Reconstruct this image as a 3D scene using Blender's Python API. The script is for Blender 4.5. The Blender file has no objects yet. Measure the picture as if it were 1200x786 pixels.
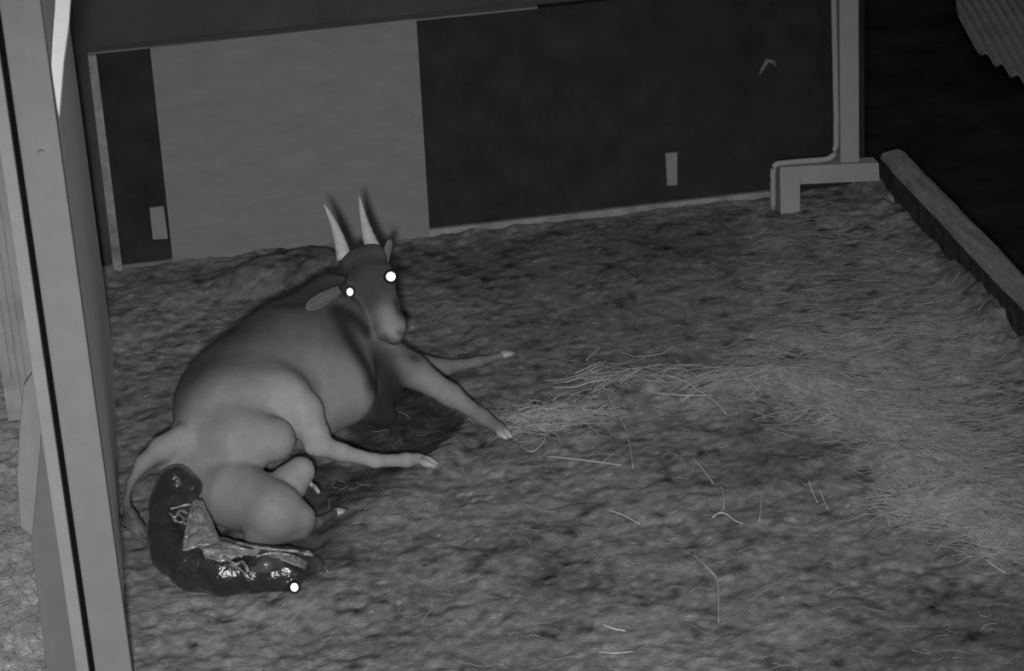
import bpy, math, random
import numpy as np
from mathutils import Vector, Matrix
D = bpy.data
S = bpy.context.scene
COL = S.collection
random.seed(4)
rng = np.random.default_rng(7)

# ------------------------------------------------------------------ camera
H = 4.2
FOC, PITCH, YAW, ROLL = 2930.0, 0.4070, 0.13895, 0.0635
def rot_rows():
    p, y, r = PITCH, YAW, ROLL
    f = np.array([math.sin(y)*math.cos(p), math.cos(y)*math.cos(p), -math.sin(p)])
    rt = np.cross(f, [0, 0, 1]); rt /= np.linalg.norm(rt)
    dn = np.cross(f, rt)
    return np.array([math.cos(r)*rt + math.sin(r)*dn, -math.sin(r)*rt + math.cos(r)*dn, f])
RR = rot_rows()
cam_d = D.cameras.new('camera')
cam = D.objects.new('camera', cam_d); COL.objects.link(cam)
cam_d.sensor_width = 36.0
cam_d.lens = FOC/1200*36.0
cam_d.clip_end = 60
m = Matrix.Identity(4)
for i in range(3):
    m[i][0] = RR[0][i]; m[i][1] = -RR[1][i]; m[i][2] = -RR[2][i]
m[2][3] = H
cam.matrix_world = m
S.camera = cam

def ray(px, py):
    return RR.T @ np.array([(px-600)/FOC, (py-393)/FOC, 1.0])
def at(px, py, z=0.0):                       # point at height z
    d = ray(px, py); return np.array([0, 0, H]) + (z-H)/d[2]*d
def aty(px, py, y):                          # point at depth y
    d = ray(px, py); return np.array([0, 0, H]) + y/d[1]*d

# ------------------------------------------------------------------ light
S.view_settings.view_transform = 'Standard'
S.view_settings.look = 'None'
S.view_settings.gamma = 1.0
S.view_settings.exposure = 0.0
S.view_settings.use_curve_mapping = False
w = D.worlds.new('world'); S.world = w; w.use_nodes = True
w.node_tree.nodes['Background'].inputs[0].default_value = (1, 1, 1, 1)
w.node_tree.nodes['Background'].inputs[1].default_value = 0.095
LAMP_POS = Vector((-0.16, 0.0, 3.92))
ld = D.lights.new('infrared_illuminator', 'SPOT')
ld.energy = 2900; ld.shadow_soft_size = 0.12; ld.spot_size = math.radians(46); ld.spot_blend = 1.0
lamp = D.objects.new('infrared_illuminator', ld); COL.objects.link(lamp)
lamp.location = LAMP_POS
lamp.rotation_euler = (Vector((0.55, 7.7, 0.0)) - LAMP_POS).to_track_quat('-Z', 'Y').to_euler()

l2 = D.lights.new('added_fill', 'AREA'); l2.energy = 28; l2.size = .5  # added fill to brighten the partition and soften shadows; no lamp seen there
lamp2 = D.objects.new('added_fill', l2); COL.objects.link(lamp2); lamp2.location = (2.6, 4.2, 3.6)
lamp2.rotation_euler = (Vector((-.3, 8.4, 0.3)) - lamp2.location).to_track_quat('-Z', 'Y').to_euler()

# ------------------------------------------------------------------ materials
def g(v): return (v, v, v, 1)
def mat(name, v, rough=0.9, var=0.25, scale=8.0, bump=0.0, bscale=60.0, metal=0.0, spec=0.3, attr=None, coat=0.0, streak=None):
    M = D.materials.new(name); M.use_nodes = True
    nt = M.node_tree; b = nt.nodes['Principled BSDF']
    b.inputs['Roughness'].default_value = rough
    b.inputs['Metallic'].default_value = metal
    b.inputs['Specular IOR Level'].default_value = spec
    b.inputs['Coat Weight'].default_value = coat
    b.inputs['Coat Roughness'].default_value = 0.1
    tc = nt.nodes.new('ShaderNodeTexCoord')
    mp = nt.nodes.new('ShaderNodeMapping'); nt.links.new(tc.outputs['Object'], mp.inputs[0])
    if streak: mp.inputs['Scale'].default_value = streak
    n = nt.nodes.new('ShaderNodeTexNoise'); n.inputs['Scale'].default_value = scale
    n.inputs['Detail'].default_value = 6; n.inputs['Roughness'].default_value = 0.65
    nt.links.new(mp.outputs[0], n.inputs['Vector'])
    mr = nt.nodes.new('ShaderNodeMapRange')
    mr.inputs[1].default_value = 0.3; mr.inputs[2].default_value = 0.7
    mr.inputs[3].default_value = 1-var; mr.inputs[4].default_value = 1+var
    nt.links.new(n.outputs[0], mr.inputs[0])
    mul = nt.nodes.new('ShaderNodeMix'); mul.data_type = 'RGBA'; mul.blend_type = 'MULTIPLY'
    mul.inputs[0].default_value = 1.0
    mul.inputs[6].default_value = g(v)
    if attr:
        a = nt.nodes.new('ShaderNodeAttribute'); a.attribute_name = attr
        nt.links.new(a.outputs['Color'], mul.inputs[6])
    nt.links.new(mr.outputs[0], mul.inputs[7])
    nt.links.new(mul.outputs[2], b.inputs['Base Color'])
    if bump:
        n2 = nt.nodes.new('ShaderNodeTexNoise'); n2.inputs['Scale'].default_value = bscale
        n2.inputs['Detail'].default_value = 5
        nt.links.new(mp.outputs[0], n2.inputs['Vector'])
        bp = nt.nodes.new('ShaderNodeBump'); bp.inputs['Strength'].default_value = 1.0
        bp.inputs['Distance'].default_value = bump
        nt.links.new(n2.outputs[0], bp.inputs['Height'])
        nt.links.new(bp.outputs[0], b.inputs['Normal'])
        if coat: nt.links.new(bp.outputs[0], b.inputs['Coat Normal'])
    return M
M = {}
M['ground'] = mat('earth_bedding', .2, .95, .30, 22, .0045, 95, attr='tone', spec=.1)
M['outside'] = mat('dark_earth', .02, 1.0, .5, 3, spec=0.0)
M['rubber'] = mat('black_rubber_boards', .022, .95, .3, 5, .002, 30, spec=.05)
M['back'] = mat('dark_back_wall', .050, .95, .25, 3, spec=.05)
M['ply'] = mat('grey_plywood', .15, .85, .10, 6, .001, 20, spec=.15, streak=(1, 1, 3))
M['metal'] = mat('galvanised_post', .165, .7, .08, 10, .001, 40, spec=.2)
M['panel'] = mat('partition_sheet', .62, .8, .07, 4, .001, 30, spec=.15)
M['stile'] = mat('gate_steel', .21, .7, .08, 10, .001, 40, spec=.2)
M['kick'] = mat('gate_kick_board', .12, .8, .08, 10, spec=.1)
M['gap'] = mat('black_gap_shade', .006, 1, .1, 10, spec=0)  # black colour standing in for shade inside the open gap
M['slat'] = mat('slat_timber', .16, .8, .2, 10, spec=.1)
M['pale'] = mat('pale_strap', .55, .8, .06, 30, .002, 60, spec=.1)
M['trim'] = mat('edge_trim', .13, .8, .25, 12, spec=.2)
M['trim2'] = mat('pale_edge_trim', .17, .8, .4, 9, spec=.2)
M['plate'] = mat('wall_plate', .16, .7, .1, 20, spec=.2)
M['steel'] = mat('right_post_steel', .23, .7, .08, 8, spec=.2)
M['kerb'] = mat('kerb_timber', .20, .9, .3, 9, .006, 25, spec=.1, streak=(3, .6, 3))
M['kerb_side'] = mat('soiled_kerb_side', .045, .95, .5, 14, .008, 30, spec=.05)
M['sheet'] = mat('corrugated_sheet', .26, .8, .2, 6, spec=.2)
M['straw'] = mat('straw', .27, .8, .3, 20, spec=.2)
M['stalk'] = mat('straw_stalk', .34, .7, .2, 20, spec=.3)
M['hair'] = mat('antelope_coat', .2, .85, .14, 14, .0015, 160, attr='tone', spec=.12)
M['earm'] = mat('ear_hair', .115, .8, .15, 50, .001, 120, spec=.1)
M['horn'] = mat('horn', .36, .6, .12, 40, .002, 60, spec=.3)
M['hoof'] = mat('hoof', .27, .5, .15, 30, spec=.4)
M['skin'] = mat('bare_skin', .24, .5, .1, 30, spec=.4)
M['tuft'] = mat('tail_hair', .09, .8, .25, 60, .003, 120, spec=.2)
M['wet'] = mat('wet_dark_coat', .045, .22, .4, 22, .013, 26, attr='tone', spec=.6, coat=.5)
M['memb'] = mat('wet_membrane', .19, .25, .5, 30, .010, 45, spec=.6, coat=.8)
M['eye'] = mat('tapetum_mirror', .95, .42, .02, 30, metal=1.0)
M['lid'] = mat('dark_eyelid', .012, .9, .1, 30, spec=.05)
M['hook'] = mat('small_fixture', .2, .6, .1, 30)

# ------------------------------------------------------------------ helpers
def tag(o, label=None, cat=None, group=None, kind=None):
    if label: o['label'] = label
    if cat: o['category'] = cat
    if group: o['group'] = group
    if kind: o['kind'] = kind
    return o
def obj(name, verts, faces, mt, parent=None, smooth=False, tone=None):
    me = D.meshes.new(name)
    me.from_pydata([tuple(map(float, v)) for v in verts], [], [tuple(map(int, f)) for f in faces])
    me.materials.append(mt)
    if smooth: me.polygons.foreach_set('use_smooth', [True]*len(me.polygons))
    if tone is not None:
        ca = me.color_attributes.new('tone', 'FLOAT_COLOR', 'POINT')
        t = np.ones((len(verts), 4), np.float32); t[:, :3] = np.asarray(tone)[:, None]
        ca.data.foreach_set('color', t.ravel())
    me.update()
    o = D.objects.new(name, me); COL.objects.link(o)
    if parent: o.parent = parent
    return o
def empty(name, loc=(0, 0, 0)):
    o = D.objects.new(name, None); COL.objects.link(o); o.location = loc; return o
def own(child, root):                         # parent keeping world coordinates
    child.parent = root
    child.matrix_parent_inverse = Matrix.Translation(root.location).inverted()
    return child
def boxv(x0, x1, y0, y1, z0, z1):
    v = [(x, y, z) for x in (x0, x1) for y in (y0, y1) for z in (z0, z1)]
    f = [(0, 1, 3, 2), (4, 6, 7, 5), (0, 4, 5, 1), (2, 3, 7, 6), (0, 2, 6, 4), (1, 5, 7, 3)]
    return v, f
def box(name, x0, x1, y0, y1, z0, z1, mt, bev=.004):
    v, f = boxv(x0, x1, y0, y1, z0, z1)
    o = obj(name, v, f, mt)
    if bev:
        b = o.modifiers.new('bevel', 'BEVEL'); b.width = bev; b.segments = 2
    return o
def slab(name, pts, thick, mt, dirv=(0, 1, 0), bev=.003):   # polygon given by corner points, extruded
    d = np.array(dirv, float)*thick
    n = len(pts); v = [np.array(p) for p in pts] + [np.array(p)+d for p in pts]
    f = [tuple(range(n)), tuple(range(2*n-1, n-1, -1))] + [(i, n+i, n+(i+1) % n, (i+1) % n) for i in range(n)]
    o = obj(name, v, f, mt)
    if bev:
        b = o.modifiers.new('bevel', 'BEVEL'); b.width = bev; b.segments = 2
    return o
def tube_arrays(pts, rad, ns=8, flat=1.0):
    pts = [np.array(p, float) for p in pts]; n = len(pts)
    rad = rad if hasattr(rad, '__len__') else [rad]*n
    V, F = [], []
    up = np.array([0.13, 0.07, 1.0])
    for i, p in enumerate(pts):
        t = pts[min(i+1, n-1)] - pts[max(i-1, 0)]; t /= (np.linalg.norm(t)+1e-9)
        a = np.cross(t, up)
        if np.linalg.norm(a) < .15: a = np.cross(t, [1, 0, 0])
        a /= np.linalg.norm(a); b = np.cross(a, t)
        for k in range(ns):
            an = 2*math.pi*k/ns
            V.append(p + rad[i]*(math.cos(an)*a + flat*math.sin(an)*b))
    for i in range(n-1):
        for k in range(ns):
            F.append((i*ns+k, i*ns+(k+1) % ns, (i+1)*ns+(k+1) % ns, (i+1)*ns+k))
    F.append(tuple(range(ns-1, -1, -1))); F.append(tuple((n-1)*ns+k for k in range(ns)))
    return V, F
def smoothpath(pts, n=6):
    P = [np.array(p, float) for p in pts]; P = [2*P[0]-P[1]] + P + [2*P[-1]-P[-2]]
    out = []
    for i in range(1, len(P)-2):
        for k in range(n):
            t = k/n; a, b, c, d = P[i-1], P[i], P[i+1], P[i+2]
            out.append(.5*(2*b+(c-a)*t+(2*a-5*b+4*c-d)*t*t+(3*b-a-3*c+d)*t**3))
    out.append(P[-2]); return out
def tube(name, pts, rad, mt, ns=10, flat=1.0):
    V, F = tube_arrays(pts, rad, ns, flat); return obj(name, V, F, mt, smooth=True)

def hsh(i, j, s):
    v = np.sin(i*127.1 + j*311.7 + s*74.7)*43758.5453; return v - np.floor(v)
def vnoise(x, y, s=0):
    xi, yi = np.floor(x), np.floor(y); fx, fy = x-xi, y-yi
    fx = fx*fx*(3-2*fx); fy = fy*fy*(3-2*fy)
    a, b, c, d = hsh(xi, yi, s), hsh(xi+1, yi, s), hsh(xi, yi+1, s), hsh(xi+1, yi+1, s)
    return a+(b-a)*fx+(c-a)*fy+(a-b-c+d)*fx*fy
def fbm(x, y, o=4, s=0):
    t = 0; a = .5
    for k in range(o): t = t+a*vnoise(x, y, s+k); x = x*2.03+3.1; y = y*2.03+1.7; a *= .55
    return t

# ------------------------------------------------------------------ floor
def project(P):                                # used to find body points for coat marks and painted shade
    Q = (P - np.array([0, 0, H])) @ RR.T
    return Q[:, 0]/Q[:, 2]*FOC+600, Q[:, 1]/Q[:, 2]*FOC+393
def gpt(px, py): return at(px, py, 0.0)[:2]
def spot(X, Y, px, py, rx, ry, ang=0, hard=1.0):   # soft patch on the ground around a ground point, radii in metres
    cx, cy = gpt(px, py); dx, dy = X-cx, Y-cy
    c, s = math.cos(ang), math.sin(ang)
    u = (dx*c+dy*s)/rx; v = (-dx*s+dy*c)/ry
    return 1/(1+np.exp((np.sqrt(u*u+v*v)-1)*4*hard))
def seg(X, Y, a, b, wd):
    a = np.array(gpt(*a)); b = np.array(gpt(*b)); d = b-a
    t = np.clip(((X-a[0])*d[0]+(Y-a[1])*d[1])/(d@d), 0, 1)
    return np.exp(-(((X-a[0]-t*d[0])**2+(Y-a[1]-t*d[1])**2)/wd**2))
def inpoly(X, Y, pts, soft=.03):
    P = [gpt(*p) for p in pts]; n = len(P)
    dmin = np.full(X.shape, 1e9); ins = np.zeros(X.shape, bool)
    for i in range(n):
        a, b = P[i], P[(i+1) % n]; d = b-a
        t = np.clip(((X-a[0])*d[0]+(Y-a[1])*d[1])/(d@d), 0, 1)
        dmin = np.minimum(dmin, np.hypot(X-a[0]-t*d[0], Y-a[1]-t*d[1]))
        cond = ((a[1] > Y) != (b[1] > Y)) & (X < (b[0]-a[0])*(Y-a[1])/(b[1]-a[1]+1e-12)+a[0])
        ins ^= cond
    sd = np.where(ins, -dmin, dmin)
    return 1/(1+np.exp(sd/soft*2.2))
def ground_height(X, Y):
    z = .050*(fbm(X*3.1, Y*3.1, 3, 5)-.5) + .021*(fbm(X*9+3, Y*9, 3, 11)-.5) + .016*(fbm(X*30, Y*30, 3, 21)-.5) - .030*np.clip(fbm(X*7+9, Y*9+2, 3, 61)-.56, 0, 1)
    calm = np.clip(spot(X, Y, 740, 350, .75, .75) + spot(X, Y, 1000, 300, .8, .8)*.6, 0, 1)
    z = z*(1-.55*calm)
    z = z + .10*spot(X, Y, 345, 322, .30, .16, 0, 1.4)          # bedding heaped by the wall
    z = z + .03*seg(X, Y, (560, 480), (515, 540), .06) + .025*seg(X, Y, (460, 580), (400, 620), .07)
    z = z - .03*spot(X, Y, 480, 500, .25, .2)
    z = z + .02*seg(X, Y, (700, 440), (900, 450), .12) + .03*seg(X, Y, (900, 450), (1200, 620), .12)
    z = z + .075*np.exp(-((X-3.36)/.10)**2)*np.clip(fbm(X*6, Y*5, 3, 91)*1.8-.35, 0, 1)
    z = z + .03*np.exp(-((Y-10.98)/.10)**2)*np.clip(fbm(X*5, Y*5, 3, 95)*2-.8, 0, 1)
    return z
gx = np.arange(-1.6, 3.46, .0125); gy = np.arange(5.9, 11.05, .0125)
GX, GY = np.meshgrid(gx, gy); X = GX.ravel(); Y = GY.ravel()
Zg = ground_height(X, Y)
n1 = fbm(X*2.2, Y*2.2, 4, 31); n2 = fbm(X*11, Y*14, 4, 41); n3 = fbm(X*40, Y*48, 3, 51)
n4 = np.clip(fbm(X*15+5, Y*20, 3, 71)-.50, 0, 1); n5 = np.clip(fbm(X*30+5, Y*40, 2, 81)-.50, 0, 1)
tone = .165*(1+.55*(n1-.5)+.60*(n2-.5)+.60*(n3-.5)-2.2*n4+2.2*n5)
jit = .05*(n2-.5)
Xj, Yj = X+jit, Y+1.4*jit
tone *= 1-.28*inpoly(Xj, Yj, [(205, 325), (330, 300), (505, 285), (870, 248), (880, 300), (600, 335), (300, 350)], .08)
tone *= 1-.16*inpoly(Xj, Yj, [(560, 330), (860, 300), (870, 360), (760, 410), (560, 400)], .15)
tone *= 1+.14*inpoly(Xj, Yj, [(880, 270), (1040, 235), (1130, 330), (1190, 420), (900, 380)], .12)
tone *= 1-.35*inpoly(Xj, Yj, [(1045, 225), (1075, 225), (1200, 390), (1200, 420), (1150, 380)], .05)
tone *= 1+.38*inpoly(Xj, Yj, [(860, 430), (900, 390), (1180, 370), (1250, 700), (1160, 650), (1060, 590), (1010, 510), (940, 470)], .12)
tone *= 1+.12*inpoly(Xj, Yj, [(620, 480), (720, 440), (880, 430), (900, 470), (760, 480), (640, 520)], .06)
tone *= 1-.30*inpoly(Xj, Yj, [(860, 480), (960, 470), (1010, 540), (960, 590), (860, 560)], .10)
tone *= 1+.22*inpoly(Xj, Yj, [(130, 640), (420, 690), (500, 800), (130, 820)], .2)
tone *= 1+.10*inpoly(Xj, Yj, [(140, 350), (300, 350), (200, 480), (140, 520)], .1)
tone *= 1-.74*inpoly(Xj, Yj, [(415, 440), (470, 415), (505, 455), (548, 494), (522, 512), (505, 532), (455, 560), (400, 520)], .02)  # wet ground and trunk shade painted together into the tone
tone *= 1-.3*inpoly(Xj, Yj, [(440, 410), (490, 400), (515, 440), (500, 460), (440, 470)], .03)  # foreleg shadow painted into the ground tone
tone *= 1-.68*inpoly(Xj, Yj, [(360, 540), (455, 548), (448, 572), (405, 596), (372, 612), (330, 620)], .03)  # wet ground with thigh and udder shade painted into the tone
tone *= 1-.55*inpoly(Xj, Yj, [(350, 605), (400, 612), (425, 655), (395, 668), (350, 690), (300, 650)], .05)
tone *= 1-.35*inpoly(Xj, Yj, [(500, 440), (560, 425), (560, 440), (520, 452)], .04)  # shadow under the other foreleg painted into the tone
tone *= 1-.25*inpoly(Xj, Yj, [(560, 700), (650, 670), (640, 700), (590, 720)], .05)
tone *= 1-.30*inpoly(Xj, Yj, [(960, 690), (1220, 690), (1260, 800), (980, 800)], .12)
tone *= 1-.25*inpoly(Xj, Yj, [(600, 640), (660, 630), (700, 690), (640, 700)], .08)
tone *= 1-.18*inpoly(Xj, Yj, [(830, 610), (880, 600), (900, 640), (850, 650)], .05)
spk = np.clip(hsh(np.floor(X/.0125), np.floor(Y/.0125), 9)-.988, 0, 1)*70
tone = tone*(1+1.1*spk)
ow = (1/(1+np.exp((X+.37)/.012)))*(1/(1+np.exp(-(Y-6.95+.5*(n2-.5))/.12)))
tone = tone*(1-ow)+ow*.40*(1+.7*(n2-.5)+.9*(n3-.5))
ny, nx = GX.shape
idx = np.arange(ny*nx).reshape(ny, nx)
FQ = np.stack([idx[:-1, :-1], idx[:-1, 1:], idx[1:, 1:], idx[1:, :-1]], -1).reshape(-1, 4)
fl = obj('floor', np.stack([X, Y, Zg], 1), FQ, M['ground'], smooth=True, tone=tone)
tag(fl, kind='structure')
of = box('floor_outside', -3, 9, 4, 20, -.25, -.12, M['outside'], 0); tag(of, kind='structure')

# ------------------------------------------------------------------ walls
YB = 10.98
wb = box('wall_back', -.30, 3.30, YB, YB+.06, -.12, 1.03, M['rubber']); tag(wb, kind='structure')
wf = box('wall_far', -3, 3.1, 11.09, 11.2, -.2, 3.2, M['back'], 0); tag(wf, kind='structure')
cap = box('trim_1', -.30, 1.75, YB-.012, YB+.07, 1.03, 1.04, M['kick'], .003); tag(cap, kind='structure')
bt = box('trim_2', 1.17, 2.86, YB-.03, YB, -.02, .020, M['trim2'], .003); tag(bt, kind='structure')
bt2 = box('trim_3', -.29, -.03, YB-.02, YB, -.02, .014, M['kick'], .003); tag(bt2, kind='structure')
tp = slab('trim_4', [(-.31, YB-.025, -.05), (-.268, YB-.025, -.05), (-.262, YB-.025, 1.03), (-.30, YB-.025, 1.03)], .03, M['trim2']); tag(tp, kind='structure')
pb = slab('plywood_board', [(-.035, YB-.025, -.08), (1.173, YB-.025, -.05), (1.187, YB-.025, 1.045), (-.022, YB-.025, 1.037)], .018, M['ply'], bev=.002)
tag(pb, 'large square grey board fixed upright to the black back wall', 'board')
p1 = slab('wall_plate', [aty(x, y, YB-.03) for x, y in ((175, 244), (192, 242), (197, 280), (179, 281))], .02, M['plate'])
tag(p1, 'small grey plate on the dark wall left of the big grey board', 'plate')
p2 = slab('wall_plate', [aty(x, y, YB-.02) for x, y in ((780, 180), (794, 179), (794, 217), (782, 218))], .02, M['plate'])
tag(p2, 'narrow upright grey plate on the black back wall left of the steel post', 'plate')
hk = obj('wall_hook', *tube_arrays([aty(890, 88, YB-.01), aty(894, 80, YB-.03), aty(899, 71, YB-.04), aty(906, 72, YB-.03), aty(909, 82, YB-.005)], [.008, .01, .013, .012, .008]), M['kick'], smooth=True)
tag(hk, 'tiny bent hook high on the black back wall left of the steel post', 'hook')

# left partition, post and gate
pn = box('partition_panel', -.365, -.33, 7.10, 10.02, -.1, 3.0, M['panel'])
tag(pn, 'tall smooth grey partition sheet running back from the left post', 'partition')
post = empty('steel_post', (-.36, 7.0, 0))
shaft = own(box('shaft', -.418, -.303, 7.0, 7.09, -.08, 3.0, M['metal'], .006), post)
bh = aty(48, 178, 7.0)
bolt = own(obj('bolt', *tube_arrays([bh+np.array([0, -.012, 0]), bh+np.array([0, .01, 0])], [.008, .010], 12), M['plate'], smooth=False), post)
tag(post, 'broad flat pale grey upright post in the left foreground', 'post')
st = slab('strap', [aty(x, y, 7.2) for x, y in ((66, -60), (86, -60), (80, 30), (74, 75), (69, 138), (64, 118), (59, 90), (61, 50), (64, 10))], .015, M['pale'], (0.3, 1, 0))
tag(st, 'bright white tapering strip hanging beside the left post at the top', 'strap')
gate = empty('gate', (-.50, 6.98, 0))
def px_slab(name, pts, y, mt, th=.03): return own(slab(name, [aty(a, b, y) for a, b in pts], th, mt), gate)
own(box('stile', -.474, -.434, 6.96, 7.02, -.05, 3.0, M['stile'], .004), gate)
own(box('gap_shade', -.440, -.412, 7.03, 7.05, -.05, 3.0, M['gap'], 0), gate)  # dark strip put in for the shade between post and stile
px_slab('kick_panel', [(52, 440), (100, 786), (106, 830), (60, 830), (36, 632), (46, 530)], 7.02, M['kick'], .02)
px_slab('brace', [(28, 452), (40, 434), (51, 438), (50, 480), (47, 530), (38, 628), (24, 618), (20, 560), (23, 500)], 6.99, M['metal'], .025)
V, F = [], []
for k in range(4):
    x1 = -.478-.021*k; v, f = boxv(x1-.013, x1, 7.03, 7.045, .80+.13*k, 3.0)
    F += [tuple(i+len(V) for i in q) for q in f]; V += v
v, f = boxv(-.57, -.474, 7.046, 7.055, 1.05, 3.0); F += [tuple(i+len(V) for i in q) for q in f]; V += v
own(obj('slats', V, F, M['slat']), gate)
tag(gate, 'grey gate frame with slats and a sloping brace at the far left edge', 'gate')

# right post with foot beam, conduit, kerb, sheet
rp = empty('steel_post', (3.16, 10.78, 0))
own(box('shaft', 3.115, 3.208, 10.76, 10.84, .17, 3.0, M['steel'], .006), rp)
own(slab('foot_beam', [aty(x, y, 10.73) for x, y in ((921, 195), (1030, 191), (1031, 212), (922, 217))], .09, M['steel']), rp)
own(slab('leg', [aty(x, y, 10.72) for x, y in ((914, 196), (938, 195), (938, 252), (915, 252))], .09, M['steel']), rp)
tag(rp, 'pale steel post on a stepped foot in the far right corner', 'post')
cp = [aty(x, y, 10.70) for x, y in ((906, 245), (906, 215), (906, 200), (909, 193), (918, 191), (940, 189), (965, 187), (974, 184), (979, 176), (980, 150), (979, 90), (977, 0), (975, -90))]
cd = tube('conduit', smoothpath(cp, 4), .0145, M['steel'], 10)
tag(cd, 'thin pale pipe bending around the foot of the right steel post', 'pipe')
kn = 60; V, F = [], []
sec = [(.0, -.12), (-.004, .04), (.0, .135), (.012, .158), (.05, .166), (.09, .168), (.118, .155), (.13, .12), (.13, -.12)]
for i in range(kn+1):
    t = i/kn; yy = 10.93-4.2*t
    xx = 3.36-.015*t; hh = 1+.15*t
    for j, (a, b) in enumerate(sec):
        wv = .012*(fbm(np.array([yy*5.+j*3]), np.array([j*2.7]), 3, 8)[0]-.5)
        V.append((xx+a+wv, yy, b*hh+wv if b > 0 else b))
ns = len(sec)
for i in range(kn):
    for j in range(ns-1): F.append((i*ns+j, i*ns+j+1, (i+1)*ns+j+1, (i+1)*ns+j))
F.append(tuple(range(ns))); F.append(tuple(kn*ns+j for j in range(ns-1, -1, -1)))
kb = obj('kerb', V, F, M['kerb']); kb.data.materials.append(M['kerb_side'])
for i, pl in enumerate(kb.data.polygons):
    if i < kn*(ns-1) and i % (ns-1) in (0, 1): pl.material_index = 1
tag(kb, 'long low timber kerb along the right side of the pen', 'kerb')
# corrugated sheet lying outside
c0 = at(1205, 100, -.10); e1 = at(1118, -12, .05)-c0; e2 = at(1330, 40, -.05)-c0
outl = [(1118, -12), (1124, 18), (1136, 45), (1152, 64), (1175, 80), (1205, 101)]
wd_ = (at(1195, 90)-at(1160, 30))[:2]; wd_ /= np.linalg.norm(wd_); wax = np.array([-wd_[1], wd_[0]])
V, F = [], []; nu, nv = 140, 160
nrm = np.array([0, 0, 1.])
edge = smoothpath([at(x, y, -.06) for x, y in outl], 6)
ea = np.array(edge); dv = at(1290, -10, -.05)-at(1160, 70, -.05)
q = np.linspace(0, len(ea)-1, nv+1)
for i in range(nv+1):
    k = int(min(q[i], len(ea)-2)); p = ea[k]+(ea[k+1]-ea[k])*(q[i]-k)
    for j in range(nu+1):
        t = j/nu; pp = p+dv*t*1.6
        V.append(pp+nrm*(.10*t+.020*math.sin((pp[:2] @ wax)*125)))
for i in range(nv):
    for j in range(nu): F.append((i*(nu+1)+j, i*(nu+1)+j+1, (i+1)*(nu+1)+j+1, (i+1)*(nu+1)+j))
sh = obj('corrugated_sheet', V, F, M['sheet'], smooth=True)
so = sh.modifiers.new('solidify', 'SOLIDIFY'); so.thickness = .006
tag(sh, 'ribbed grey sheet lying outside in the dark beyond the kerb', 'sheet')

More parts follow.
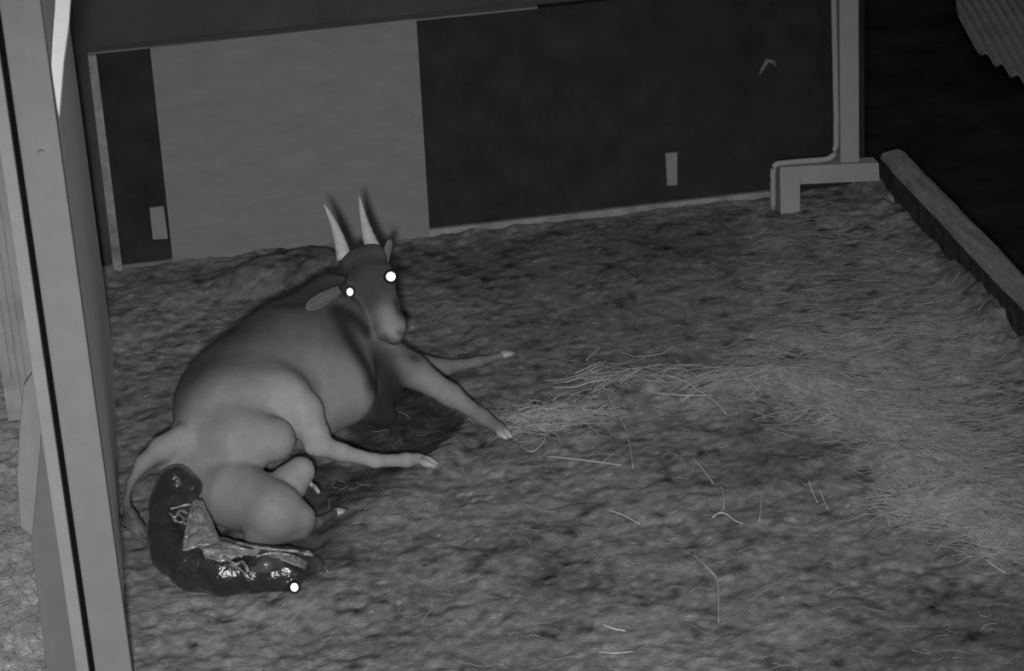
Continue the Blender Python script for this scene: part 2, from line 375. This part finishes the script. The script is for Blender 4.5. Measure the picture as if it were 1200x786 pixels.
# ------------------------------------------------------------------ implicit body builder
PX = 1/310.0
class Body:
    def __init__(s): s.p = []
    def add(s, a, b, ra, rb, tone, k=.05, sq=None):
        s.p.append((np.array(a, float), np.array(b, float), ra, rb, tone, k, sq))
    @staticmethod
    def dist(pr, P):
        a, b, ra, rb, _, _, sq = pr
        Q = P
        if sq is not None:                       # squash along direction n by factor f about a
            n, f = sq; n = n/np.linalg.norm(n)
            h = (P-a) @ n; Q = P+np.outer(h*(f-1), n)
        d = b-a; L = d@d
        t = np.clip(((Q-a) @ d)/L, 0, 1) if L > 1e-10 else np.zeros(len(P))
        r = ra+(rb-ra)*t
        dd = np.sqrt(((Q-a-t[:, None]*d)**2).sum(1))-r
        return dd
    def mesh(s, name, mt, h=.012, parent=None, sig=.02, marks=()):
        lo = np.min([np.minimum(p[0], p[1])-max(p[2], p[3]) for p in s.p], 0)-.06
        hi = np.max([np.maximum(p[0], p[1])+max(p[2], p[3]) for p in s.p], 0)+.06
        N = np.ceil((hi-lo)/h).astype(int)+1
        ax = [lo[i]+h*np.arange(N[i]) for i in range(3)]
        G = np.full(N, .5)
        for pr in s.p:
            r = max(pr[2], pr[3])+pr[5]+.05
            l = np.maximum(((np.minimum(pr[0], pr[1])-r-lo)/h).astype(int), 0)
            u = np.minimum(((np.maximum(pr[0], pr[1])+r-lo)/h).astype(int)+2, N)
            sub = np.meshgrid(*[ax[i][l[i]:u[i]] for i in range(3)], indexing='ij')
            P = np.stack([q.ravel() for q in sub], 1)
            d = s.dist(pr, P).reshape(sub[0].shape)
            c = G[l[0]:u[0], l[1]:u[1], l[2]:u[2]]; k = pr[5]
            hh = np.clip(.5+.5*(c-d)/k, 0, 1)
            G[l[0]:u[0], l[1]:u[1], l[2]:u[2]] = c+(d-c)*hh-k*hh*(1-hh)
        ins = G < 0
        cor = [(i, j, k) for i in (0, 1) for j in (0, 1) for k in (0, 1)]
        cell = np.zeros(N-1, int)
        for i, j, k in cor: cell += ins[i:N[0]-1+i, j:N[1]-1+j, k:N[2]-1+k]
        act = (cell > 0) & (cell < 8)
        ci = np.argwhere(act); vid = np.full(N-1, -1); vid[act] = np.arange(len(ci))
        acc = np.zeros((len(ci), 3)); cnt = np.zeros(len(ci))
        g8 = {c: G[ci[:, 0]+c[0], ci[:, 1]+c[1], ci[:, 2]+c[2]] for c in cor}
        for c in cor:
            for a in range(3):
                if c[a]: continue
                c2 = list(c); c2[a] = 1; c2 = tuple(c2)
                v0, v1 = g8[c], g8[c2]; cr = (v0 < 0) != (v1 < 0)
                t = np.where(cr, v0/np.where(cr, v0-v1, 1), 0)
                pos = np.tile(np.array(c, float), (len(ci), 1)); pos[:, a] = t
                acc += pos*cr[:, None]; cnt += cr
        Vt = lo+h*(ci+acc/cnt[:, None])
        F = []
        for a in range(3):
            b, c = (a+1) % 3, (a+2) % 3
            s0 = [slice(1, N[i]-1) for i in range(3)]; s0[a] = slice(0, N[a]-1)
            s1 = list(s0); s1[a] = slice(1, N[a])
            i0 = ins[tuple(s0)]; i1 = ins[tuple(s1)]
            e = np.argwhere(i0 != i1); sgn = i0[i0 != i1]
            e = e+np.array([s0[i].start for i in range(3)])
            def gv(db, dc):
                q = e.copy(); q[:, b] -= db; q[:, c] -= dc; return vid[q[:, 0], q[:, 1], q[:, 2]]
            Q = np.stack([gv(1, 1), gv(0, 1), gv(0, 0), gv(1, 0)], 1)
            Q[~sgn] = Q[~sgn][:, ::-1]; F.append(Q)
        F = np.concatenate(F)
        Ds = np.stack([s.dist(p, Vt) for p in s.p], 1); mn = Ds.min(1, keepdims=True)
        W = np.exp(-(Ds-mn)/sig); tone = (W*np.array([p[4] for p in s.p])).sum(1)/W.sum(1)
        vx, vy = project(Vt); dep = np.linalg.norm(Vt-np.array([0, 0, H]), axis=1)
        for path, mr, mtone, ms in marks:       # coat markings plus painted shade and highlight along lines on the body
            q = []
            for mp_ in path:                       # nearest point of the body's own surface under each given point
                e2_ = (vx-mp_[0])**2+(vy-mp_[1])**2; cand = np.where(e2_ < max(16, e2_.min()+1))[0]
                q.append(Vt[cand[np.argmin(dep[cand])]])
            dd = np.full(len(Vt), 9.)
            for ma, mb_ in zip(q[:-1], q[1:]):
                d = mb_-ma; t = np.clip(((Vt-ma) @ d)/(d@d+1e-9), 0, 1)
                dd = np.minimum(dd, np.sqrt(((Vt-ma-t[:, None]*d)**2).sum(1)))
            wq = 1/(1+np.exp((dd-mr)/ms))
            tone = tone*(1-wq)+mtone*wq
        o = obj(name, Vt, F, mt, smooth=True, tone=tone)
        sm = o.modifiers.new('smooth', 'SMOOTH'); sm.factor = .5; sm.iterations = 3
        if parent: own(o, parent)
        return o
def limb(B, pts, rads, tone, k=.03):             # pts: world points, radii metres
    tn = tone if hasattr(tone, '__len__') else [tone]*(len(pts)-1)
    for i in range(len(pts)-1): B.add(pts[i], pts[i+1], rads[i], rads[i+1], tn[i], k)

# ------------------------------------------------------------------ mother antelope
mom = empty('antelope', (.35, 8.7, 0))
tag(mom, 'horned antelope lying on the bedding, head turned back to face the viewer', 'antelope')
B = Body(); P = PX
T = .19; TD = .10; TL = .21
# trunk
B.add(at(268, 500, .25), at(290, 462, .27), 56*P, 64*P, T*.72, .06)
B.add(at(290, 462, .27), at(338, 430, .28), 64*P, 71*P, T*.70, .06)
B.add(at(338, 430, .28), at(382, 412, .28), 71*P, 62*P, T*.78, .06)
B.add(at(340, 470, .22), at(395, 455, .20), 60*P, 48*P, TL*1.05, .08)
B.add(at(382, 405, .29), at(408, 400, .28), 58*P, 44*P, T*.62, .06)
B.add(at(240, 470, .33), at(330, 388, .37), 26*P, 30*P, TD*.62, .07)      # spine ridge, tone darkened as under grazing light
B.add(at(330, 388, .37), at(385, 345, .42), 30*P, 26*P, TD*.6, .07)
# brisket, dark chest
B.add(at(425, 420, .22), at(452, 440, .15), 38*P, 28*P, TD*.35, .05)
B.add(at(425, 470, .06), at(448, 486, .01), 28*P, 18*P, TD*.3, .06)
B.add(at(258, 470, .29), at(312, 440, .31), 46*P, 46*P, T*.8, .11)
# neck
n0 = at(392, 385, .36); n1p = aty(408, 352, 9.38); n2p = aty(424, 318, 9.42)
B.add(n0, n1p, 44*P, 34*P, TD*.6, .05); B.add(n1p, n2p, 34*P, 27*P, TD*.55, .04)
B.add(aty(440, 372, 9.38), aty(448, 340, 9.42), 25*P, 20*P, TD*.35, .03)
B.add(at(432, 395, .30), aty(425, 362, 9.32), 28*P, 24*P, TD*.3, .04)  # throat, its shade put into the dark tone
# head (poll far and high, muzzle near and low)
poll = aty(424, 300, 9.30); brow = aty(434, 328, 9.21); nose1 = aty(447, 354, 9.10); muz = aty(459, 385, 9.00)
side = aty(457, 324, 9.25)-aty(411, 342, 9.25); side /= np.linalg.norm(side)
axis = (muz-poll)/np.linalg.norm(muz-poll); front = np.cross(side, axis); front /= np.linalg.norm(front)
if front[1] > 0: front = -front
B.add(poll+axis*.03-front*.02, brow, .066, .078, TD*.72, .03)
B.add(poll+axis*.02-side*.05, poll+axis*.02+side*.05, .042, .042, TD*.72, .055)
B.add(brow, nose1, .074, .052, TD*.80, .03)
B.add(brow, muz-axis*.03, .072, .050, TD*.9, .03)
B.add(brow+side*.050, nose1+side*.022, .050, .040, TD*.78, .02)
B.add(brow-side*.054, nose1-side*.022, .050, .040, TD*.78, .02)
B.add(nose1, muz, .052, .044, T*.95, .03)
B.add(muz-side*.018-axis*.01, muz+side*.018-axis*.01, .040, .040, T*1.25, .03)
B.add(muz+axis*.022-front*.012, muz+axis*.026-front*.030, .036, .030, T*.9, .02)     # chin
B.add(brow-front*.055, nose1-front*.05+axis*.03, .055, .040, TD*.5, .04)  # jaw
for sgn in (-1, 1):
    B.add(brow+side*.075*sgn+front*.030, brow+side*.078*sgn+front*.030+axis*.012, .022, .020, TD*.5, .015)
    B.add(muz+side*.022*sgn+front*.036, muz+side*.026*sgn+front*.034+axis*.01, .012, .012, TD*.45, .008)
# foreleg, upper, stretched forward
fl_pts = [at(446, 414, .24), at(482, 434, .19), at(528, 463, .11), at(566, 489, .055), at(586, 503, .035)]
limb(B, fl_pts, [27*P, 20*P, 13*P, 8.5*P, 8.5*P], [T*.62, T*1.0, T*.95, T*.65], .03)
# other foreleg lying out to the right
limb(B, [at(470, 425, .08), at(520, 431, .035), at(560, 424, .03), at(588, 416, .025)], [20*P, 10*P, 6*P, 5*P], T*.7, .03)
# perineum and rump end
B.add(at(226, 548, .17), at(205, 535, .20), 30*P, 26*P, TL*1.05, .04)
B.add(at(240, 520, .24), at(252, 575, .13), 34*P, 30*P, T*.95, .05)
# lower hind thigh on the ground
B.add(at(278, 580, .13), at(322, 600, .12), 40*P, 33*P, T*1.0, .035)
B.add(at(322, 600, .12), at(352, 608, .09), 33*P, 18*P, T*.9, .03)
limb(B, [at(300, 628, .05), at(352, 622, .05), at(372, 612, .045), at(394, 600, .03)], [15*P, 9*P, 6*P, 4.5*P], T*.35, .02)
# udder
B.add(at(340, 565, .17), at(352, 552, .20), 22*P, 17*P, TL*1.05, .02)
# upper thigh: crease against the belly
B.add(at(272, 490, .30), at(328, 470, .335), 52*P, 36*P, T*1.08, .13)
B.add(at(280, 515, .28), at(320, 515, .28), 42*P, 26*P, T*1.02, .04)
B.add(at(332, 470, .345), at(352, 484, .30), 32*P, 27*P, TL*1.1, .025)
limb(B, [at(352, 484, .30), at(368, 508, .24), at(374, 521, .20)], [26*P, 17*P, 13*P], TL*1.15, .02)
limb(B, [at(374, 521, .20), at(400, 530, .15), at(440, 540, .09), at(476, 539, .05), at(492, 537, .035)], [13*P, 10*P, 8*P, 8*P, 7*P], TL*1.15, .02)
B.add(at(364, 525, .20), at(370, 522, .205), 8*P, 9*P, TL*1.2, .015)
# tail root
tl = [at(214, 514, .30), at(190, 526, .27), at(168, 542, .22), at(153, 565, .16), at(148, 588, .11), at(153, 606, .08), at(162, 622, .06)]
limb(B, tl, [17*P, 14*P, 9*P, 4.5*P, 4.0*P, 8*P, 9*P], [TL, TL*.9, T*.7, T*.5, T*.5, T*.7], .02)
MK = [([(222, 440), (262, 402), (300, 375), (340, 356), (378, 330)], .10, .058, .035),  # back: grazing-light darkening painted into the tone
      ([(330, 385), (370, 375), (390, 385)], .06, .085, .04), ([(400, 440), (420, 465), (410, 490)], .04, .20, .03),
      ([(335, 450), (355, 462), (375, 482)], .030, .26, .03),  # highlight along the thigh front painted as paler tone
      ([(398, 366), (412, 392), (428, 420), (440, 448), (448, 478), (444, 505)], .045, .016, .014),  # dark chest stripe with dewlap shade painted in
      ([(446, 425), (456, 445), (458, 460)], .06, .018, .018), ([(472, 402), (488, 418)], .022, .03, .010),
      ([(398, 360), (415, 368), (432, 386)], .032, .016, .010),  # throat and jaw shade painted into the coat tone
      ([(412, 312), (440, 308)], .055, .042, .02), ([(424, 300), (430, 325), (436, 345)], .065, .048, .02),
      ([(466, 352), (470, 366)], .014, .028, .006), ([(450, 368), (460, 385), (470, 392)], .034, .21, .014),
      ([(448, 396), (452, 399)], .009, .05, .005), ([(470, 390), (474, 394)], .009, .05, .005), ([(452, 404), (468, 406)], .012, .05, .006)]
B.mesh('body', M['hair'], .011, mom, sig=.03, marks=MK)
def ear(base, tip, wid, facing, mt):
    base, tip = np.array(base), np.array(tip); ax_ = tip-base; L = np.linalg.norm(ax_); u = ax_/L
    f = np.array(facing, float); f -= u*(f@u); f /= np.linalg.norm(f); sd = np.cross(u, f)
    V, F = [], []; na, nb = 14, 12
    for i in range(na+1):
        t = i/na; hw = wid*(.45+1.1*t)*math.sqrt(max(1-t**2.2, 0))*1.1 if t < 1 else 0
        for j in range(nb+1):
            q = 2*j/nb-1
            V.append(base+ax_*t+sd*hw*q*math.cos(.5*q)+f*(hw*.55*q*q-.004))
    for i in range(na):
        for j in range(nb): F.append((i*(nb+1)+j, i*(nb+1)+j+1, (i+1)*(nb+1)+j+1, (i+1)*(nb+1)+j))
    o = obj('ear', V, F, mt, smooth=True); so_ = o.modifiers.new('solidify', 'SOLIDIFY'); so_.thickness = .006
    return own(o, mom)
ear(aty(447, 322, 9.24), aty(457, 280, 9.30), .013, (-.5, -1, .2), M['earm'])
ear(aty(400, 338, 9.11), aty(360, 361, 8.96), .026, (.1, -1, .5), M['earm'])
# horns
def horn(base, tip, bend, r):
    a = np.array(base); b = np.array(tip); pts = []
    rad = []
    for i in range(15):
        t = i/14; pts.append(a+(b-a)*t+np.array(bend)*math.sin(math.pi*t)); rad.append(r*(1-t)**.85+.0022)
        if t < .45: rad[-1] *= 1+.05*(i % 2)
    return own(tube('horn', pts, rad, M['horn'], 14), mom)
horn(aty(404, 304, 9.31), aty(379, 238, 9.47), (.008, 0, .006), .030)
horn(aty(437, 292, 9.33), aty(421, 229, 9.49), (-.006, 0, -.004), .030)
# eyes: flat reflective backs facing the illuminator
def eye(pos, r, parent, k=1.0):
    pos = np.array(pos)
    nrm = (np.array(LAMP_POS)+np.array([0, 0, H]))/2-pos; nrm /= np.linalg.norm(nrm)
    rot = Vector(nrm).to_track_quat('Z', 'Y').to_matrix()
    for nm, rr, mt, off, dp in (('eyelid', r*1.45, M['lid'], -.004, .45), ('eye', r, M['eye'], .0, .10)):
        V, F = [], []; nr, na = 8, 24
        for i in range(nr+1):
            ph = math.pi/2*(i/nr)
            for j in range(na):
                an = 2*math.pi*j/na
                c = Vector((math.sin(ph)*math.cos(an)*rr*k, math.sin(ph)*math.sin(an)*rr, math.cos(ph)*rr*dp + off))
                V.append(pos+np.array(rot @ c))
        for i in range(nr):
            for j in range(na): F.append((i*na+j, (i+1)*na+j, (i+1)*na+(j+1) % na, i*na+(j+1) % na))
        if nm == 'eyelid': # shallow socket ring sits behind the eye
            V = [v-nrm*rr*.45*.9 for v in V]
        own(obj(nm, V, F, mt, smooth=True), parent)
eye(aty(458, 324, 9.105), .0200, mom)
eye(aty(410, 342, 9.105), .0165, mom, .85)
# hooves
def hoof(a, b, r, name='hoof'):
    a, b = np.array(a), np.array(b); s2 = np.cross(b-a, [0, 0, 1]); s2 /= np.linalg.norm(s2)+1e-9
    root = None; V, F = [], []
    for sg in (-1, 1):
        v, f = tube_arrays([a+s2*sg*r*.35, (a+b)/2+s2*sg*r*.55, b+s2*sg*r*.45], [r*.75, r*.8, r*.30], 10, .9)
        F += [tuple(i+len(V) for i in q) for q in f]; V += v
    return obj(name, V, F, M['hoof'], smooth=True)
own(hoof(at(492, 538, .035), at(512, 545, .018), .023), mom)
own(hoof(at(584, 502, .035), at(597, 513, .022), .022), mom)
own(hoof(at(588, 416, .028), at(603, 412, .022), .018), mom)
own(hoof(at(393, 601, .03), at(404, 596, .025), .015), mom)
for x, y in ((366, 569), (373, 576)):
    own(tube('teat', [at(x-5, y-7, .17), at(x, y, .155), at(x+1, y+2, .15)], [.009, .008, .005], M['skin']), mom)
# tail tuft: strands
V, F = [], []
for k in range(70):
    r0 = rng.normal(size=3)*.012; r1 = rng.normal(size=3)*np.array([.035, .03, .012])
    a = at(149, 606, .09)+r0*.7; r1[0] = abs(r1[0]); b = at(158+rng.normal()*5, 622+rng.normal()*4, .06)+r1*.4; c = at(166+rng.normal()*6, 632+rng.normal()*4, .04)+r1*.6
    v, f = tube_arrays([a, (a+b)/2+r0*.4, b, c], [.003, .004, .003, .001], 5)
    F += [tuple(i+len(V) for i in q) for q in f]; V += v
own(obj('tail_tuft', V, F, M['tuft'], smooth=True), mom)

# ------------------------------------------------------------------ calf
calf = empty('calf', (0, 8.0, 0))
tag(calf, 'wet dark newborn calf curled on the ground behind the mother, still half in its sac', 'calf')
C = Body(); c1 = .018; c2 = .035
limb(C, [at(207, 570, .20), at(201, 592, .17), at(200, 622, .12), at(206, 646, .09)], [24*P, 23*P, 24*P, 25*P], [c1, c1, c1], .03)
limb(C, [at(206, 646, .09), at(228, 662, .085), at(262, 670, .08), at(298, 672, .08)], [26*P, 27*P, 25*P, 21*P], [c1*1.1, c1, c1*.8], .03)
C.add(at(208, 566, .23), at(224, 571, .21), 20*P, 13*P, c1, .02)
limb(C, [at(298, 672, .08), at(318, 670, .085)], [19*P, 17*P], c1*.8, .02)            # neck
limb(C, [at(320, 672, .085), at(338, 671, .08), at(358, 664, .06), at(369, 662, .05)], [20*P, 18*P, 11*P, 9*P], [c1*.9, c1, c2], .015)
C.add(at(372, 660, .055), at(373, 664, .05), 6*P, 6*P, c2*2, .01)
limb(C, [at(330, 660, .15), at(312, 662, .17), at(296, 668, .16)], [5*P, 9*P, 3*P], c2*1.6, .01)   # ear
limb(C, [at(338, 684, .05), at(345, 687, .06)], [9*P, 7*P], c1, .012)
limb(C, [at(232, 650, .13), at(262, 640, .12), at(300, 645, .10), at(338, 646, .08), at(358, 649, .06)], [14*P, 9*P, 6*P, 5*P, 4.5*P], c2*1.3, .015)
limb(C, [at(250, 655, .14), at(285, 652, .13), at(312, 650, .12), at(340, 656, .10), at(362, 661, .06)], [10*P, 8*P, 6*P, 5*P, 4*P], c2*1.3, .015)
C.mesh('body', M['wet'], .007, calf, sig=.02)
own(hoof(at(355, 649, .065), at(367, 651, .05), .018), calf)
own(hoof(at(360, 661, .06), at(371, 664, .04), .016), calf)
eye(at(345, 688, .085), .0155, calf, .9)
# membrane: crumpled wet sheet over the calf's flank
def memb(outline_a, outline_b, za, zb, seed, amp=.018):
    A_ = smoothpath([at(x, y, z) for (x, y), z in zip(outline_a, za)], 8); B_ = smoothpath([at(x, y, z) for (x, y), z in zip(outline_b, zb)], 8)
    V, F = [], []; nv = 22
    for i in range(len(A_)):
        for j in range(nv+1):
            t = j/nv; p = A_[i]*(1-t)+B_[i]*t
            nz = fbm(np.array([i*.22+seed]), np.array([t*5.0]), 3, seed)[0]-.5
            V.append(p+np.array([0, -.5, 1.0])*(amp*(nz*2+.9*math.sin(math.pi*t))))
    for i in range(len(A_)-1):
        for j in range(nv): F.append((i*(nv+1)+j, i*(nv+1)+j+1, (i+1)*(nv+1)+j+1, (i+1)*(nv+1)+j))
    o = obj('membrane', V, F, M['memb'], smooth=True)
    s2 = o.modifiers.new('solidify', 'SOLIDIFY'); s2.thickness = .004
    return own(o, calf)
memb([(226, 590), (221, 606), (216, 626), (214, 645)], [(236, 588), (245, 602), (253, 622), (263, 643)], [.23, .22, .20, .18], [.20, .18, .17, .16], 3, .022)
memb([(230, 638), (256, 634), (284, 641), (306, 645)], [(240, 652), (258, 656), (278, 652), (304, 649)], [.19, .18, .17, .15], [.19, .19, .18, .15], 9, .016)
memb([(318, 646), (335, 648), (350, 652), (362, 658)], [(312, 652), (330, 656), (346, 662), (358, 668)], [.16, .16, .14, .10], [.17, .17, .15, .11], 5, .010)
for pts, z0, r0 in (([(198, 600), (205, 606), (211, 598), (219, 601)], .21, .006), ([(202, 608), (212, 612), (220, 606)], .20, .005), ([(207, 601), (214, 606), (217, 614)], .21, .005), ([(200, 596), (209, 594), (222, 591), (232, 596)], .22, .005),
                ([(231, 594), (225, 610), (218, 630)], .24, .006), ([(262, 652), (276, 661), (284, 658), (291, 668)], .20, .006), ([(268, 661), (280, 666), (288, 673)], .19, .005), ([(258, 640), (270, 646), (284, 652)], .19, .005),
                ([(276, 635), (300, 641), (325, 644), (350, 646)], .17, .006), ([(300, 652), (318, 648), (340, 650)], .17, .005), ([(214, 682), (226, 688), (240, 691)], .03, .005),
                ([(372, 662), (380, 664), (384, 670)], .03, .004), ([(204, 556), (209, 562), (207, 570)], .30, .004)):
    own(tube('membrane', smoothpath([at(x, y, z0) for x, y in pts], 5), [r0*(.7+.5*rng.random()) for _ in range(5*(len(pts)-1)+1)], M['memb'], 8), calf)

# ------------------------------------------------------------------ straw
def stalk_pts(path, lift=.012):
    out = []
    for x, y in path:
        p = at(x, y, 0); z = float(ground_height(np.array([p[0]]), np.array([p[1]]))[0])
        p = at(x, y, z+lift); out.append(p)
    return out
V, F = [], []
def blade(cx, cy, ang, L, r, curve):
    global V, F
    if cx > 3.34-L/2 or cy > 10.9-L/2 or -.40-L/2 < cx < -.29+L/2: return
    n = 4; pts = []
    for i in range(n+1):
        t = i/n-.5; a = ang+curve*t
        pts.append((cx+L*t*math.cos(a), cy+L*t*math.sin(a)))
    pts = np.array(pts); z = ground_height(pts[:, 0], pts[:, 1])+.006+rng.random()*.012
    v, f = tube_arrays([(a, b, c) for (a, b), c in zip(pts, z)], r, 3)
    F += [tuple(i+len(V) for i in q) for q in f]; V += v
SP = [(860, 430), (900, 390), (1180, 370), (1250, 700), (1160, 650), (1060, 590), (1010, 510), (940, 470)]
def litter(n, pxr, pyr, ang, spread, Lr, rr=(.0009, .002), poly=None):
    for _ in range(n):
        x = pxr[0]+(pxr[1]-pxr[0])*rng.random(); y = pyr[0]+(pyr[1]-pyr[0])*rng.random()
        p = gpt(x, y)
        if poly and inpoly(np.array([p[0]]), np.array([p[1]]), poly, .08)[0] < rng.random(): continue
        blade(p[0], p[1], ang+rng.normal()*spread, Lr[0]+(Lr[1]-Lr[0])*rng.random(), rr[0]+(rr[1]-rr[0])*rng.random(), rng.normal()*.9)
def litter_path(n, path, wd, spread, Lr, rr=(.0010, .0022)):
    P2 = [np.array(gpt(*q)) for q in path]
    for _ in range(n):
        i = rng.integers(len(P2)-1); t = rng.random(); p = P2[i]+(P2[i+1]-P2[i])*t; d = P2[i+1]-P2[i]
        p = p+rng.normal(size=2)*wd
        blade(p[0], p[1], math.atan2(d[1], d[0])+rng.normal()*spread, Lr[0]+(Lr[1]-Lr[0])*rng.random(), rr[0]+(rr[1]-rr[0])*rng.random(), rng.normal()*.9)
litter(500, (150, 1190), (340, 786), -.1, 1.2, (.03, .10), (.0006, .0012))
litter(1900, (850, 1200), (360, 680), -.35, .5, (.08, .35), (.0006, .0015), SP)
litter_path(90, [(830, 452), (930, 450)], .06, .35, (.1, .35), (.0006, .0018))
litter_path(900, [(900, 445), (1000, 480), (1090, 530), (1200, 600)], .12, .35, (.1, .4), (.0006, .0016))
litter_path(300, [(1050, 590), (1120, 605), (1200, 650)], .06, .4, (.08, .3))
litter_path(260, [(600, 500), (640, 490), (690, 485)], .07, 1.0, (.06, .22))
litter_path(60, [(690, 450), (760, 440), (850, 440)], .06, .7, (.1, .3))
litter(300, (880, 1150), (240, 400), -.1, .5, (.06, .25), (.0007, .0014))
litter(500, (-20, 60), (560, 800), 1.2, .8, (.05, .2))
sw = obj('straw_litter', V, F, M['straw'])
tag(sw, 'loose pale straw strewn over the earth, thickest at the right', 'straw', kind='stuff')

STALKS = [
 ([(710, 461), (722, 481), (733, 502), (738, 522), (742, 549)], 'long bent straw standing out upright near the middle of the floor'),
 ([(639, 534), (685, 539), (728, 545)], 'long straight horizontal straw just right of the outstretched hoof'),
 ([(674, 437), (690, 430), (707, 422)], 'short slanting straw above the straw tangle, lower of two'),
 ([(687, 422), (696, 413), (705, 406)], 'short slanting straw above the straw tangle, upper of two'),
 ([(778, 438), (800, 445), (820, 458), (838, 470), (851, 485)], 'long straw sloping down to the right at mid floor'),
 ([(765, 460), (800, 463), (835, 463)], 'level straw pointing at the pale straw heap'),
 ([(810, 534), (823, 549), (836, 566)], 'slanting straw leading down to an upright one'),
 ([(844, 567), (848, 582), (848, 597)], 'short upright straw above a hooked one'),
 ([(835, 606), (843, 601), (851, 602), (862, 610), (870, 613)], 'pale thick hooked straw lying flat right of centre'),
 ([(648, 454), (674, 453), (690, 448), (710, 444)], 'gently curved straw on top of the straw tangle'),
 ([(607, 520), (623, 529), (637, 517), (641, 499), (632, 490)], 'straw curled in a loop beside the outstretched hoof'),
 ([(895, 413), (898, 430), (898, 445)], 'short upright straw at the far edge of the straw heap'),
 ([(810, 647), (826, 662), (840, 679), (842, 705), (842, 729)], 'long straw bent like a knee in the lower middle of the floor'),
 ([(706, 731), (718, 736), (733, 739)], 'short thick pale straw in the foreground, upper of two'),
 ([(700, 763), (720, 765), (742, 763)], 'short level straw in the foreground, lowest of all'),
 ([(712, 597), (730, 603), (750, 614)], 'faint slanting straw at mid floor'),
 ([(1075, 580), (1092, 584), (1111, 587)], 'pale straw on the near edge of the right straw heap'),
 ([(947, 561), (952, 576), (958, 589)], 'short slanting straw, left one of a close pair'),
 ([(960, 572), (965, 585), (970, 596)], 'short slanting straw, right one of a close pair'),
 ([(893, 572), (892, 590), (890, 610)], 'faint upright straw left of the close pair'),
 ([(1154, 654), (1165, 663), (1178, 671)], 'thick pale straw near the lower right edge'),
]
for path, lab in STALKS:
    pts = smoothpath(stalk_pts(path), 4)
    rs = .0027 if 'thick' not in lab else .0044
    o = tube('straw_stalk', pts, [rs*(.45+.55*math.sin(math.pi*(i+.5)/len(pts))**.4) for i in range(len(pts))], M['stalk'], 6)
    tag(o, lab, 'straw', 'single straws on the floor')
